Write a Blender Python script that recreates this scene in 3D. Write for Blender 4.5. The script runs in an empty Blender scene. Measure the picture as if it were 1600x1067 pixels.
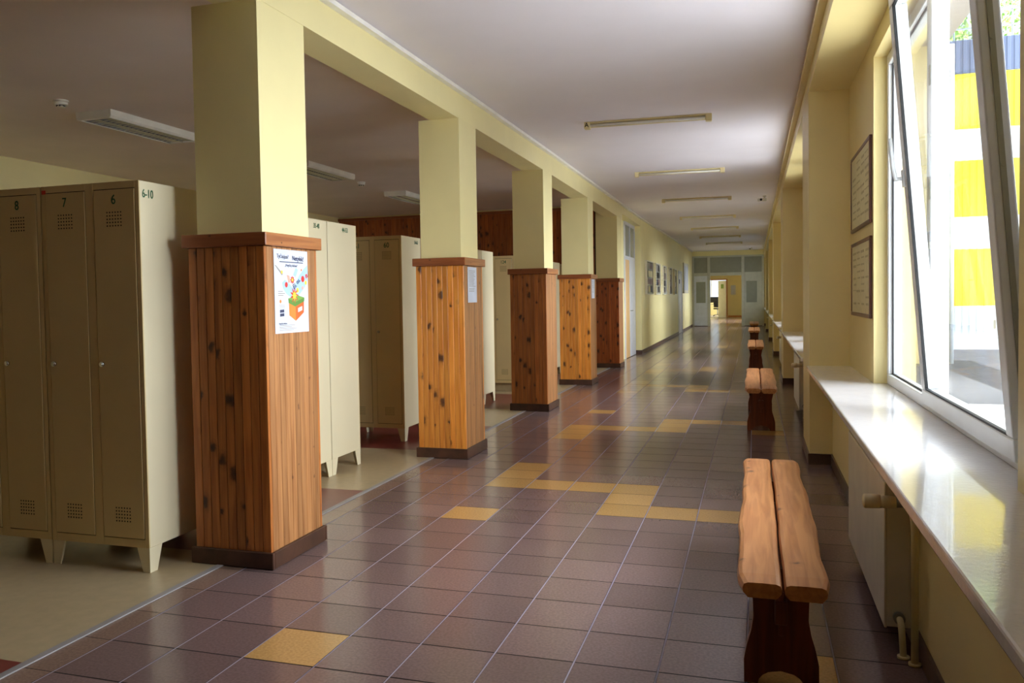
import bpy, bmesh, math, random
from mathutils import Vector, Matrix, Euler
random.seed(7)
PI = math.pi
SC = bpy.context.scene
COL = SC.collection

# ------------------------------------------------------------------ camera
cam = bpy.data.cameras.new('camera'); camo = bpy.data.objects.new('camera', cam); COL.objects.link(camo)
cam.sensor_fit = 'HORIZONTAL'; cam.sensor_width = 36.0; cam.lens = 1325.5 / 1600 * 36
cam.shift_x = 57.67 / 1600; cam.shift_y = -19.41 / 1600
cam.clip_start = 0.02; cam.clip_end = 300
_r = Vector((0.94990229, 0.3120846, -0.01699536)); _u = Vector((0.00515145, 0.0387363, 0.99923619)); _f = Vector((-0.31250456, 0.9492643, -0.03518801))
m = Matrix.Identity(4)
for i in range(3):
    m[i][0] = _r[i]; m[i][1] = _u[i]; m[i][2] = -_f[i]
m[0][3], m[1][3], m[2][3] = 2.43035, -2.10033, 1.32755
camo.matrix_world = m
SC.camera = camo

# ------------------------------------------------------------------ sky, sun, exposure
w = bpy.data.worlds.new('sky'); SC.world = w; w.use_nodes = True
bg = w.node_tree.nodes['Background']; bg.inputs[0].default_value = (0.72, 0.86, 1.0, 1); bg.inputs[1].default_value = 1.15
def sun(name, direction, strength, angle, color):
    l = bpy.data.lights.new(name, 'SUN'); l.energy = strength; l.angle = math.radians(angle); l.color = color
    o = bpy.data.objects.new(name, l); COL.objects.link(o)
    o.rotation_euler = Vector(direction).to_track_quat('-Z', 'Y').to_euler(); o.location = (8, 0, 12)
    return o
sun('sun', (0.10, 0.10, -1.0), 8.0, 0.6, (1.0, 0.95, 0.86))
sun('added_sky_fill', (-1.0, -0.04, -0.33), 12.0, 88, (0.94, 0.96, 1.0))  # wide soft sun lamp added as extra sky light for the interior
SC.view_settings.view_transform = 'Standard'; SC.view_settings.look = 'None'
SC.view_settings.gamma = 1; SC.view_settings.use_curve_mapping = False
SC.view_settings.exposure = 0.88
SC.cycles.diffuse_bounces = 8; SC.cycles.max_bounces = 12; SC.cycles.transparent_max_bounces = 16
SC.cycles.sample_clamp_indirect = 8; SC.cycles.caustics_reflective = False; SC.cycles.caustics_refractive = False

# ------------------------------------------------------------------ materials
def s2l(c):
    return tuple(((v/255)/12.92 if v/255 <= 0.04045 else ((v/255+0.055)/1.055)**2.4) for v in c) + (1,)
class NT:
    def __init__(s, name):
        s.m = bpy.data.materials.new(name); s.m.use_nodes = True; s.t = s.m.node_tree; s.n = s.t.nodes; s.b = s.n['Principled BSDF']
    def add(s, ty, **kw):
        x = s.n.new(ty)
        for k, v in kw.items():
            if k.startswith('i_'): x.inputs[int(k[2:]) if k[2:].isdigit() else k[2:].replace('_', ' ')].default_value = v
            else: setattr(x, k, v)
        return x
    def link(s, a, b): s.t.links.new(a, b)
    def ramp(s, stops, interp='LINEAR'):
        r = s.n.new('ShaderNodeValToRGB'); r.color_ramp.interpolation = interp
        e = r.color_ramp.elements
        while len(e) < len(stops): e.new(0.5)
        for k, (p, c) in enumerate(stops): e[k].position = p; e[k].color = c if len(c) == 4 else tuple(c)+(1,)
        return r
def mat(name, rgb, rough=0.5, metal=0.0, spec=0.5, var=0.06, scale=6.0, bump=0.0, bscale=60.0, emit=None, coat=0.0):
    """plain painted / metal / plastic surface with a little noise in tone"""
    M = NT(name); c = s2l(rgb)
    tc = M.add('ShaderNodeTexCoord')
    nz = M.add('ShaderNodeTexNoise'); nz.inputs['Scale'].default_value = scale; nz.inputs['Detail'].default_value = 3
    M.link(tc.outputs['Object'], nz.inputs['Vector'])
    r = M.ramp([(0.3, tuple(v*(1-var) for v in c[:3])), (0.7, tuple(min(1, v*(1+var)) for v in c[:3]))])
    M.link(nz.outputs['Fac'], r.inputs[0]); M.link(r.outputs[0], M.b.inputs['Base Color'])
    M.b.inputs['Roughness'].default_value = rough; M.b.inputs['Metallic'].default_value = metal
    M.b.inputs['Specular IOR Level'].default_value = spec
    if coat: M.b.inputs['Coat Weight'].default_value = coat; M.b.inputs['Coat Roughness'].default_value = 0.05
    if bump:
        n2 = M.add('ShaderNodeTexNoise'); n2.inputs['Scale'].default_value = bscale; n2.inputs['Detail'].default_value = 4
        M.link(tc.outputs['Object'], n2.inputs['Vector'])
        bp = M.add('ShaderNodeBump'); bp.inputs['Strength'].default_value = bump; bp.inputs['Distance'].default_value = 0.004
        M.link(n2.outputs['Fac'], bp.inputs['Height']); M.link(bp.outputs[0], M.b.inputs['Normal'])
    if emit:
        M.b.inputs['Emission Color'].default_value = s2l(emit[0]); M.b.inputs['Emission Strength'].default_value = emit[1]
    return M.m
def pine(name, base, dark, knot, rough=0.38, knots=1.0, grain_axis='Z', var=0.22, knot_scale=1.0):
    """knotty pine boards: tone per board, long grain, dark knots"""
    M = NT(name)
    tc = M.add('ShaderNodeTexCoord'); geo = M.add('ShaderNodeNewGeometry')
    # shift pattern per board
    sh = M.add('ShaderNodeVectorMath', operation='SCALE'); sh.inputs[0].default_value = (3.7, 5.1, 17.3)
    M.link(geo.outputs['Random Per Island'], sh.inputs['Scale'])
    ad = M.add('ShaderNodeVectorMath', operation='ADD'); M.link(tc.outputs['Object'], ad.inputs[0]); M.link(sh.outputs[0], ad.inputs[1])
    mp = M.add('ShaderNodeMapping')
    sc = {'Z': (1, 1, 0.06), 'Y': (1, 0.06, 1), 'X': (0.06, 1, 1)}[grain_axis]
    mp.inputs['Scale'].default_value = sc; M.link(ad.outputs[0], mp.inputs['Vector'])
    g = M.add('ShaderNodeTexNoise'); g.inputs['Scale'].default_value = 38; g.inputs['Detail'].default_value = 5; g.inputs['Distortion'].default_value = 0.6
    M.link(mp.outputs[0], g.inputs['Vector'])
    gr = M.ramp([(0.32, s2l(dark)), (0.62, s2l(base))]); M.link(g.outputs['Fac'], gr.inputs[0])
    # per board value
    mr = M.add('ShaderNodeMapRange'); mr.inputs['To Min'].default_value = 1-var; mr.inputs['To Max'].default_value = 1+var*0.8
    M.link(geo.outputs['Random Per Island'], mr.inputs['Value'])
    hs = M.add('ShaderNodeHueSaturation'); M.link(mr.outputs[0], hs.inputs['Value']); M.link(gr.outputs[0], hs.inputs['Color'])
    # knots
    mk = M.add('ShaderNodeMapping')
    mk.inputs['Scale'].default_value = (1, 0.8, 1)
    sx_ = M.add('ShaderNodeSeparateXYZ'); M.link(ad.outputs[0], sx_.inputs[0])
    a_, b_, c_ = {'Z': (0, 1, 2), 'Y': (0, 2, 1), 'X': (1, 2, 0)}[grain_axis]
    su = M.add('ShaderNodeMath', operation='ADD'); M.link(sx_.outputs[a_], su.inputs[0]); M.link(sx_.outputs[b_], su.inputs[1])
    cb = M.add('ShaderNodeCombineXYZ'); M.link(su.outputs[0], cb.inputs[0]); M.link(sx_.outputs[c_], cb.inputs[1]); M.link(cb.outputs[0], mk.inputs['Vector'])
    wob = M.add('ShaderNodeTexNoise'); wob.inputs['Scale'].default_value = 26; M.link(tc.outputs['Object'], wob.inputs['Vector'])
    wsub = M.add('ShaderNodeVectorMath', operation='SCALE'); wsub.inputs['Scale'].default_value = 0.045; M.link(wob.outputs['Color'], wsub.inputs[0])
    wad = M.add('ShaderNodeVectorMath', operation='ADD'); M.link(mk.outputs[0], wad.inputs[0]); M.link(wsub.outputs[0], wad.inputs[1])
    v = M.add('ShaderNodeTexVoronoi', voronoi_dimensions='2D'); v.inputs['Scale'].default_value = 7.0*knot_scale; M.link(wad.outputs[0], v.inputs['Vector'])
    kr = M.ramp([(0.0, (1, 1, 1)), (0.10*knots, (0.85, 0.85, 0.85)), (0.17*knots, (0.25, 0.25, 0.25)), (0.30*knots, (0, 0, 0))]); sep = M.add('ShaderNodeSeparateColor'); M.link(v.outputs['Color'], sep.inputs[0])
    kz = M.add('ShaderNodeMath', operation='MULTIPLY_ADD'); kz.inputs[1].default_value = 1.3; kz.inputs[2].default_value = 0.45; M.link(sep.outputs[1], kz.inputs[0])
    kd = M.add('ShaderNodeMath', operation='DIVIDE'); M.link(v.outputs['Distance'], kd.inputs[0]); M.link(kz.outputs[0], kd.inputs[1]); M.link(kd.outputs[0], kr.inputs[0])
    gt = M.add('ShaderNodeMath', operation='GREATER_THAN'); gt.inputs[1].default_value = 0.6; M.link(sep.outputs[0], gt.inputs[0])
    mu = M.add('ShaderNodeMath', operation='MULTIPLY'); M.link(kr.outputs[0], mu.inputs[0]); M.link(gt.outputs[0], mu.inputs[1])
    mx = M.add('ShaderNodeMix', data_type='RGBA'); M.link(mu.outputs[0], mx.inputs['Factor']); M.link(hs.outputs[0], mx.inputs['A']); mx.inputs['B'].default_value = s2l(knot)
    M.link(mx.outputs['Result'], M.b.inputs['Base Color'])
    M.b.inputs['Roughness'].default_value = rough
    bp = M.add('ShaderNodeBump'); bp.inputs['Strength'].default_value = 0.25; bp.inputs['Distance'].default_value = 0.001
    M.link(g.outputs['Fac'], bp.inputs['Height']); M.link(bp.outputs[0], M.b.inputs['Normal'])
    return M.m
def tilemat(name, rgb, var=0.14, rough=0.17):
    M = NT(name); c = s2l(rgb)
    geo = M.add('ShaderNodeNewGeometry'); tc = M.add('ShaderNodeTexCoord')
    nz = M.add('ShaderNodeTexNoise'); nz.inputs['Scale'].default_value = 90; nz.inputs['Detail'].default_value = 2; M.link(tc.outputs['Object'], nz.inputs['Vector'])
    mr = M.add('ShaderNodeMapRange'); mr.inputs['To Min'].default_value = 1-var; mr.inputs['To Max'].default_value = 1+var; M.link(geo.outputs['Random Per Island'], mr.inputs['Value'])
    r = M.ramp([(0.35, tuple(v*0.88 for v in c[:3])), (0.65, tuple(v*1.1 for v in c[:3]))]); M.link(nz.outputs['Fac'], r.inputs[0])
    hs = M.add('ShaderNodeHueSaturation'); M.link(mr.outputs[0], hs.inputs['Value']); M.link(r.outputs[0], hs.inputs['Color'])
    M.link(hs.outputs[0], M.b.inputs['Base Color'])
    n2 = M.add('ShaderNodeTexNoise'); n2.inputs['Scale'].default_value = 2.2; n2.inputs['Detail'].default_value = 3; M.link(tc.outputs['Object'], n2.inputs['Vector'])
    rr = M.add('ShaderNodeMapRange'); rr.inputs['To Min'].default_value = rough*0.8; rr.inputs['To Max'].default_value = rough*1.35; M.link(n2.outputs['Fac'], rr.inputs['Value'])
    M.link(rr.outputs[0], M.b.inputs['Roughness'])
    n3 = M.add('ShaderNodeTexNoise'); n3.inputs['Scale'].default_value = 14; n3.inputs['Detail'].default_value = 2; M.link(tc.outputs['Object'], n3.inputs['Vector'])
    bp = M.add('ShaderNodeBump'); bp.inputs['Strength'].default_value = 0.08; bp.inputs['Distance'].default_value = 0.002
    M.link(n3.outputs['Fac'], bp.inputs['Height']); M.link(bp.outputs[0], M.b.inputs['Normal'])
    return M.m
def glassmat(name, tint=(0.97, 0.985, 0.98), refl=0.10):
    M = NT(name); M.n.remove(M.b)
    out = M.n['Material Output']
    tr = M.add('ShaderNodeBsdfTransparent'); tr.inputs[0].default_value = tint+(1,)
    gl = M.add('ShaderNodeBsdfGlossy'); gl.inputs['Roughness'].default_value = 0.02; gl.inputs[0].default_value = (1, 1, 1, 1)
    fr = M.add('ShaderNodeLayerWeight'); fr.inputs['Blend'].default_value = 0.5
    pw = M.add('ShaderNodeMath', operation='POWER'); pw.inputs[1].default_value = 4.5; M.link(fr.outputs['Facing'], pw.inputs[0])
    mm = M.add('ShaderNodeMath', operation='MULTIPLY_ADD'); mm.inputs[1].default_value = 0.6; mm.inputs[2].default_value = 0.03
    M.link(pw.outputs[0], mm.inputs[0])
    mx = M.add('ShaderNodeMixShader'); M.link(mm.outputs[0], mx.inputs[0]); M.link(tr.outputs[0], mx.inputs[1]); M.link(gl.outputs[0], mx.inputs[2])
    M.link(mx.outputs[0], out.inputs[0])
    return M.m
MT = {}
MT['wall'] = mat('yellow_wall_paint', (239, 227, 168), 0.42, var=0.03, scale=2.5, bump=0.12, bscale=18)
MT['wallR'] = mat('ochre_wall_paint', (226, 208, 148), 0.40, var=0.03, scale=2.5, bump=0.10, bscale=18)
MT['ceil'] = mat('ceiling_paint', (236, 231, 238), 0.75, var=0.03, scale=1.2, bump=0.15, bscale=5)
MT['ceilL'] = mat('locker_room_ceiling_paint', (240, 228, 218), 0.7, var=0.05, scale=1.0, bump=0.2, bscale=4)
MT['cove'] = mat('white_cove', (242, 240, 232), 0.5)
MT['tile'] = tilemat('brown_floor_tile', (116, 95, 93))
MT['tile_o'] = tilemat('ochre_floor_tile', (182, 142, 88), 0.08)
MT['tile_b'] = tilemat('border_floor_tile', (128, 104, 92), 0.06)
MT['grout'] = mat('dark_grout', (30, 24, 24), 0.9, spec=0.1)  # cross joints: their darker look from this direction put into the colour
MT['grout_sheen'] = mat('grout_painted_sheen', (138, 128, 146), 0.6)  # long joints: lavender reflected light painted into a lighter grout
MT['lino'] = mat('beige_linoleum', (168, 150, 118), 0.32, var=0.07, scale=16)
MT['lino_r'] = mat('wine_linoleum', (112, 50, 46), 0.32, var=0.08, scale=16)
MT['metal_strip'] = mat('aluminium_strip', (160, 156, 158), 0.55, metal=0.4)
MT['skirt'] = mat('dark_skirting_tile', (84, 62, 54), 0.35)
MT['skirt_w'] = mat('dark_wood_skirting', (70, 42, 28), 0.5, var=0.3, scale=12)
MT['pine'] = pine('pine_boards_varnished', (226, 150, 62), (200, 118, 40), (64, 26, 10))
MT['pine_d'] = pine('pine_boards_dark', (186, 114, 54), (150, 84, 36), (50, 22, 10))
MT['pine_r'] = pine('pine_boards_red', (178, 96, 44), (140, 64, 26), (56, 22, 10))
MT['pine_w'] = pine('pine_boards_worn', (180, 126, 76), (150, 98, 54), (104, 62, 34), rough=0.5, knots=0.25)
MT['cap'] = pine('cap_board_wood', (150, 84, 44), (120, 60, 30), (80, 38, 18), knots=0.2, grain_axis='X', var=0.1)
MT['cap_y'] = pine('cap_board_wood_long', (176, 114, 66), (150, 88, 48), (80, 38, 18), knots=0.2, grain_axis='Y', var=0.1)
MT['groove'] = mat('board_groove', (44, 24, 12), 0.8)
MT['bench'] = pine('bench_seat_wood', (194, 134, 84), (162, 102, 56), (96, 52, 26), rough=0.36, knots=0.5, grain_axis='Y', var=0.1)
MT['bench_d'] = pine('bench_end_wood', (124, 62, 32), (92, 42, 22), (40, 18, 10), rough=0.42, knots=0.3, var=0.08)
MT['locker'] = mat('locker_enamel', (212, 190, 138), 0.38, var=0.02, scale=3)  # yellow bounce light on the fronts put into the enamel colour
MT['locker_lit'] = mat('locker_enamel_lit', (222, 212, 180), 0.4, var=0.02, scale=3)  # paler copy of the same enamel, window light painted into it
MT['gap'] = mat('locker_gap', (40, 32, 20), 0.7)
MT['green'] = mat('green_number_paint', (20, 92, 58), 0.5)
MT['chrome'] = mat('chrome', (214, 214, 214), 0.18, metal=1.0)
MT['pvc'] = mat('white_window_plastic', (222, 224, 226), 0.3, var=0.015)
MT['gasket'] = mat('rubber_gasket', (32, 32, 34), 0.6)
MT['hw'] = mat('window_hardware', (150, 152, 142), 0.35, metal=0.6)
MT['sill'] = mat('glossy_cream_sill', (228, 226, 228), 0.16, var=0.03, scale=8, bump=0.22, bscale=55, coat=0.5)
MT['sill_edge'] = mat('sill_edge_paint', (206, 192, 168), 0.3, var=0.08, scale=12)
MT['rad'] = mat('radiator_enamel', (216, 210, 192), 0.35)
MT['pipe'] = mat('cream_pipe_paint', (212, 200, 150), 0.35)
MT['valve'] = mat('valve_plastic', (218, 206, 170), 0.4)
MT['frame_w'] = mat('dark_brown_picture_frame', (86, 42, 24), 0.35, var=0.15, scale=14)
MT['paper'] = mat('white_paper', (208, 214, 230), 0.6)
MT['mount'] = mat('cream_printed_sheet', (216, 208, 166), 0.5, var=0.08, scale=24)
MT['mount_d'] = mat('faded_print', (184, 174, 132), 0.6)
MT['ink'] = mat('dark_print', (52, 60, 92), 0.6)
MT['inkg'] = mat('grey_print', (150, 146, 140), 0.6)
MT['fixture'] = mat('white_lamp_housing', (226, 222, 208), 0.4)
MT['batten'] = mat('cream_lamp_batten', (222, 208, 158), 0.4)
MT['tube'] = mat('fluorescent_tube_off', (232, 230, 222), 0.25)
MT['louvre'] = mat('aluminium_louvre', (200, 200, 204), 0.22, metal=0.9)
MT['dark'] = mat('dark_cavity', (38, 34, 28), 0.7)
MT['plastic'] = mat('white_plastic', (230, 226, 212), 0.4)
MT['glass'] = glassmat('window_glass')
MT['frost'] = mat('frosted_glass', (150, 152, 140), 0.25, var=0.04)
MT['door_w'] = mat('white_door_paint', (216, 220, 232), 0.3)
MT['door_g'] = mat('grey_white_frame_paint', (196, 196, 184), 0.4)
MT['orange_w'] = mat('orange_door_frame', (190, 122, 48), 0.5)
MT['door_l'] = mat('pale_wood_door', (226, 184, 124), 0.4)
MT['black'] = mat('black_plastic', (22, 22, 24), 0.4)
MT['red'] = mat('red_print', (206, 50, 40), 0.5); MT['orange'] = mat('orange_print', (236, 132, 50), 0.5)
MT['orange_d'] = mat('dark_orange_print', (206, 96, 36), 0.5)
MT['greenp'] = mat('green_print', (120, 164, 72), 0.5); MT['greenp_d'] = mat('dark_green_print', (92, 138, 58), 0.5)
MT['bluep'] = mat('pale_blue_print', (164, 196, 232), 0.5); MT['yel'] = mat('yellow_print', (250, 206, 70), 0.5)
MT['pink'] = mat('pink_print', (240, 170, 150), 0.5)
MT['concrete'] = mat('pale_pavement', (214, 218, 228), 0.8, var=0.05, scale=2)
MT['asphalt'] = mat('asphalt', (62, 67, 80), 0.85, var=0.14, scale=3, bump=0.3, bscale=60)
MT['fac_y'] = mat('yellow_cladding', (246, 220, 50), 0.5, var=0.02)
MT['fac_w'] = mat('white_cladding', (222, 232, 240), 0.5, var=0.02)
MT['fac_b'] = mat('slate_blue_cladding', (100, 112, 138), 0.5, var=0.03)
MT['ext'] = mat('pale_yellow_render', (232, 216, 164), 0.8, var=0.03)
MT['soffit'] = mat('grey_soffit', (176, 172, 168), 0.8)
MT['rail'] = mat('steel_rail', (150, 160, 170), 0.5, metal=0.4)
MT['bark'] = mat('tree_bark', (84, 66, 50), 0.9, var=0.2, scale=12)
def leafmat():
    M = NT('leaves'); geo = M.add('ShaderNodeNewGeometry')
    r = M.ramp([(0.0, s2l((70, 110, 44))), (0.5, s2l((126, 168, 70))), (1.0, s2l((190, 214, 120)))])
    M.link(geo.outputs['Random Per Island'], r.inputs[0]); M.link(r.outputs[0], M.b.inputs['Base Color']); M.b.inputs['Roughness'].default_value = 0.6
    return M.m
MT['leaf'] = leafmat()

# ------------------------------------------------------------------ mesh helpers
class MB:
    def __init__(s): s.bm = bmesh.new(); s.mi = 0
    def _tag(s, faces):
        for f in faces: f.material_index = s.mi
    def box(s, x0, x1, y0, y1, z0, z1, bevel=0.0, seg=2):
        t = bmesh.new(); bmesh.ops.create_cube(t, size=1)
        for v in t.verts: v.co = Vector(((x0+x1)/2 + v.co.x*(x1-x0), (y0+y1)/2 + v.co.y*(y1-y0), (z0+z1)/2 + v.co.z*(z1-z0)))
        if bevel: bmesh.ops.bevel(t, geom=t.edges[:], offset=bevel, segments=seg, affect='EDGES', profile=0.5)
        return s.merge(t)
    def merge(s, t, mat4=None):
        mp = {}
        for v in t.verts: mp[v] = s.bm.verts.new(mat4 @ v.co if mat4 else v.co)
        for f in t.faces:
            try: nf = s.bm.faces.new([mp[v] for v in f.verts])
            except ValueError: continue
            nf.material_index = s.mi; nf.smooth = f.smooth
        t.free(); return s
    def quad(s, pts):
        f = s.bm.faces.new([s.bm.verts.new(Vector(p)) for p in pts]); f.material_index = s.mi; return s
    def hexa(s, b, t):
        """solid from 4 bottom and 4 top points (same winding)"""
        vb = [s.bm.verts.new(Vector(p)) for p in b]; vt = [s.bm.verts.new(Vector(p)) for p in t]
        n = len(b)
        fs = [s.bm.faces.new(vb[::-1]), s.bm.faces.new(vt)]
        for i in range(n): fs.append(s.bm.faces.new([vb[i], vb[(i+1) % n], vt[(i+1) % n], vt[i]]))
        s._tag(fs); return s
    def prism(s, poly, axis, a, b):
        """extrude a 2D polygon along an axis from a to b"""
        def P(p, q):
            return {'X': (q, p[0], p[1]), 'Y': (p[0], q, p[1]), 'Z': (p[0], p[1], q)}[axis]
        return s.hexa([P(p, a) for p in poly], [P(p, b) for p in poly])
    def cyl(s, c, r, d, axis='Z', n=20, r2=None, smooth=True):
        t = bmesh.new(); bmesh.ops.create_cone(t, cap_ends=True, segments=n, radius1=r, radius2=r if r2 is None else r2, depth=d)
        R = {'Z': Matrix.Identity(3), 'X': Matrix.Rotation(PI/2, 3, 'Y'), 'Y': Matrix.Rotation(-PI/2, 3, 'X')}[axis]
        for f in t.faces: f.smooth = smooth and len(f.verts) == 4
        return s.merge(t, Matrix.Translation(Vector(c)) @ R.to_4x4())
    def sphere(s, c, r, n=16, sq=(1, 1, 1)):
        t = bmesh.new(); bmesh.ops.create_uvsphere(t, u_segments=n, v_segments=n//2, radius=r)
        for f in t.faces: f.smooth = True
        return s.merge(t, Matrix.Translation(Vector(c)) @ Matrix.Diagonal((*sq, 1)))
    def tube(s, pts, r, n=12):
        pts = [Vector(p) for p in pts]; rings = []
        for i, p in enumerate(pts):
            d = (pts[min(i+1, len(pts)-1)] - pts[max(i-1, 0)]).normalized()
            a = d.orthogonal().normalized() if i == 0 else (rings_a - d*rings_a.dot(d)).normalized()
            rings_a = a; b = d.cross(a)
            rings.append([s.bm.verts.new(p + (a*math.cos(2*PI*k/n) + b*math.sin(2*PI*k/n))*r) for k in range(n)])
        fs = []
        for A, B in zip(rings, rings[1:]):
            for k in range(n):
                f = s.bm.faces.new([A[k], A[(k+1) % n], B[(k+1) % n], B[k]]); f.smooth = True; fs.append(f)
        fs.append(s.bm.faces.new(rings[0][::-1])); fs.append(s.bm.faces.new(rings[-1])); s._tag(fs); return s
    def build(s, name, mats, parent=None, loc=None):
        me = bpy.data.meshes.new(name); bmesh.ops.recalc_face_normals(s.bm, faces=s.bm.faces[:])
        s.bm.to_mesh(me); s.bm.free()
        for mm in (mats if isinstance(mats, (list, tuple)) else [mats]): me.materials.append(MT[mm] if isinstance(mm, str) else mm)
        o = bpy.data.objects.new(name, me); COL.objects.link(o)
        if parent: o.parent = parent
        if loc: o.location = loc
        return o
def bend(pts, rad=0.03, n=6):
    """round the inner corners of a polyline"""
    pts = [Vector(p) for p in pts]; out = [pts[0]]
    for a, b, c in zip(pts, pts[1:], pts[2:]):
        d1 = (a-b).normalized()*rad; d2 = (c-b).normalized()*rad
        for k in range(n+1):
            t = k/n; out.append((b+d1)*(1-t)**2 + b*2*t*(1-t) + (b+d2)*t*t)
    out.append(pts[-1]); return out
def empty(name, loc=(0, 0, 0), rz=0):
    o = bpy.data.objects.new(name, None); COL.objects.link(o); o.location = loc; o.rotation_euler.z = rz; o.empty_display_size = 0.1; return o
def tag(o, label=None, cat=None, group=None, kind=None):
    if label: o['label'] = label
    if cat: o['category'] = cat
    if group: o['group'] = group
    if kind: o['kind'] = kind
    return o
def struct(o): o['kind'] = 'structure'; return o
def copy_tree(o, parent=None):
    c = o.copy(); COL.objects.link(c)
    if parent: c.parent = parent
    for ch in list(o.children): copy_tree(ch, c)
    return c
def text(s, size, mt, name, parent, loc, rot, align='CENTER', sx=1.0, ext=0.0004, bold=0.0, shear=0.0, space=1.0):
    cu = bpy.data.curves.new(name, 'FONT'); cu.body = s; cu.size = size; cu.align_x = align; cu.align_y = 'CENTER'; cu.extrude = ext; cu.offset = bold; cu.shear = shear; cu.space_character = space
    t = bpy.data.objects.new(name, cu); COL.objects.link(t)
    dg = bpy.context.evaluated_depsgraph_get(); me = bpy.data.meshes.new_from_object(t.evaluated_get(dg)); me.name = name
    bpy.data.objects.remove(t); bpy.data.curves.remove(cu)
    me.materials.clear(); me.materials.append(MT[mt])
    o = bpy.data.objects.new(name, me); COL.objects.link(o); o.parent = parent; o.location = loc; o.rotation_euler = rot; o.scale = (sx, 1, 1)
    return o
FACE_Y = (PI/2, 0, 0)              # lettering read by someone looking along +Y
FACE_X = (PI/2, 0, PI/2)           # lettering on a face turned to +X
FACE_mX = (PI/2, 0, -PI/2)
def interp(tab, y):
    if y <= tab[0][0]: return tab[0][1]
    for (a, u), (b, v) in zip(tab, tab[1:]):
        if y <= b: return u + (v-u)*(y-a)/(b-a)
    return tab[-1][1]
FX = [(-6.2, .118), (4.8, .118), (7.8, .10), (10.8, .062), (14.2, .02), (17.6, -.03), (28, -.05), (35.5, -.09)]
fx = lambda y: interp(FX, y)                     # corridor face of the left wall line
CZ = lambda y: 3.045 + .0045*max(y, 0)           # ceiling height
T = 0.3

# ------------------------------------------------------------------ setting: floor
YB, YE, YF = -5.8, 35.5, 51.0
ochre = {(2, 2), (8, 3), (8, 21)}
for k in range(-1, 8):
    a = 23*k
    ochre |= {(2, 9+a), (2, 25+a), (2, 12+a), (2, 13+a), (2, 14+a), (3, 12+a), (4, 12+a), (5, 12+a), (5, 11+a), (5, 10+a), (6, 10+a), (7, 10+a),
              (2, 19+a), (2, 20+a), (2, 21+a), (3, 21+a), (4, 21+a), (5, 21+a), (5, 22+a), (5, 23+a), (6, 23+a), (7, 23+a)}
b = MB()
for j in range(-20, 170):
    for i in range(0, 10):
        if True:
            b.mi = 1 if (i, j) in ochre else 0
            x0, x1, y0, y1 = i*T+.004, (i+1)*T-.004, j*T+.0035, (j+1)*T-.0035
            b.quad([(x0, y0, 0), (x1, y0, 0), (x1, y1, 0), (x0, y1, 0)])
b.mi = 2
for j in range(-20, 170):
    y0, y1 = j*T+.002, (j+1)*T-.002
    xl = -.135 if y0 < 14.0 else -.2
    b.quad([(xl, y0, 0), (-.004, y0, 0), (-.004, y1, 0), (xl, y1, 0)])
b.mi = 3; b.quad([(-.2, YB, -.0015), (3.0, YB, -.0015), (3.0, YF, -.0015), (-.2, YF, -.0015)])
b.mi = 4
for i in range(0, 10): b.quad([(i*T-.003, YB, -.0007), (i*T+.003, YB, -.0007), (i*T+.003, YF, -.0007), (i*T-.003, YF, -.0007)])  # paler long joints carry the painted reflection
b.mi = 3; b.box(-6.5, 3.4, -7, 57, -.15, -.01)
struct(b.build('floor', ['tile', 'tile_o', 'tile_b', 'grout', 'grout_sheen']))
# linoleum floor of the locker room, in beige and wine bands
b = MB(); edges = [(YB, 1), (.33, 0), (1.72, 1), (3.25, 0), (4.83, 1), (6.3, 0), (7.65, 1), (9.2, 0), (10.6, 1), (12.2, 0), (13.75, 0)]
for (y0, m0), (y1, _) in zip(edges, edges[1:]):
    b.mi = m0; b.quad([(-5.7, y0, 0.002), (-.16, y0, 0.002), (-.16, y1, 0.002), (-5.7, y1, 0.002)])
struct(b.build('floor', ['lino', 'lino_r']))
b = MB(); b.box(-.165, -.128, YB, 14.0, 0.0005, .006, .002); struct(b.build('trim_1', 'metal_strip'))

# ------------------------------------------------------------------ ceiling
b = MB(); b.hexa([(-.1, -6, CZ(0)), (2.95, -6, CZ(0)), (2.95, 0, CZ(0)), (-.1, 0, CZ(0))], [(p[0], p[1], 3.4) for p in [(-.1, -6, 0), (2.95, -6, 0), (2.95, 0, 0), (-.1, 0, 0)]])
b.hexa([(-.1, 0, CZ(0)), (2.95, 0, CZ(0)), (2.95, 51, CZ(51)), (-.1, 51, CZ(51))], [(-.1, 0, 3.4), (2.95, 0, 3.4), (2.95, 51, 3.4), (-.1, 51, 3.4)])
struct(b.build('ceiling', 'ceil'))
b = MB(); b.box(-5.75, -.05, -6, 14.3, 3.06, 3.4); struct(b.build('ceiling', 'ceilL'))

# ------------------------------------------------------------------ left arcade beam and wall
def strip(b, ys, xa, xb, z0, z1):
    """solid following the corridor line; xa, xb offsets from the face, z0,z1 functions or numbers"""
    f = lambda z, y: z(y) if callable(z) else z
    for y0, y1 in zip(ys, ys[1:]):
        b.hexa([(fx(y0)+xa, y0, f(z0, y0)), (fx(y0)+xb, y0, f(z0, y0)), (fx(y1)+xb, y1, f(z0, y1)), (fx(y1)+xa, y1, f(z0, y1))],
               [(fx(y0)+xa, y0, f(z1, y0)), (fx(y0)+xb, y0, f(z1, y0)), (fx(y1)+xb, y1, f(z1, y1)), (fx(y1)+xa, y1, f(z1, y1))])
    return b
ys = [-6, 1.8, 4.8, 7.8, 10.8, 14.32]
bm_ = strip(MB(), ys, -.25, 0, 2.825, CZ)
struct(bm_.build('wall_left', 'wall'))
b = MB()
b.box(-.42, fx(14.3), 14.2, 14.42, 0, 3.2)                       # return behind the last column
strip(b, [14.3, 17.6], -.26, 0, 2.93, CZ)
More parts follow.
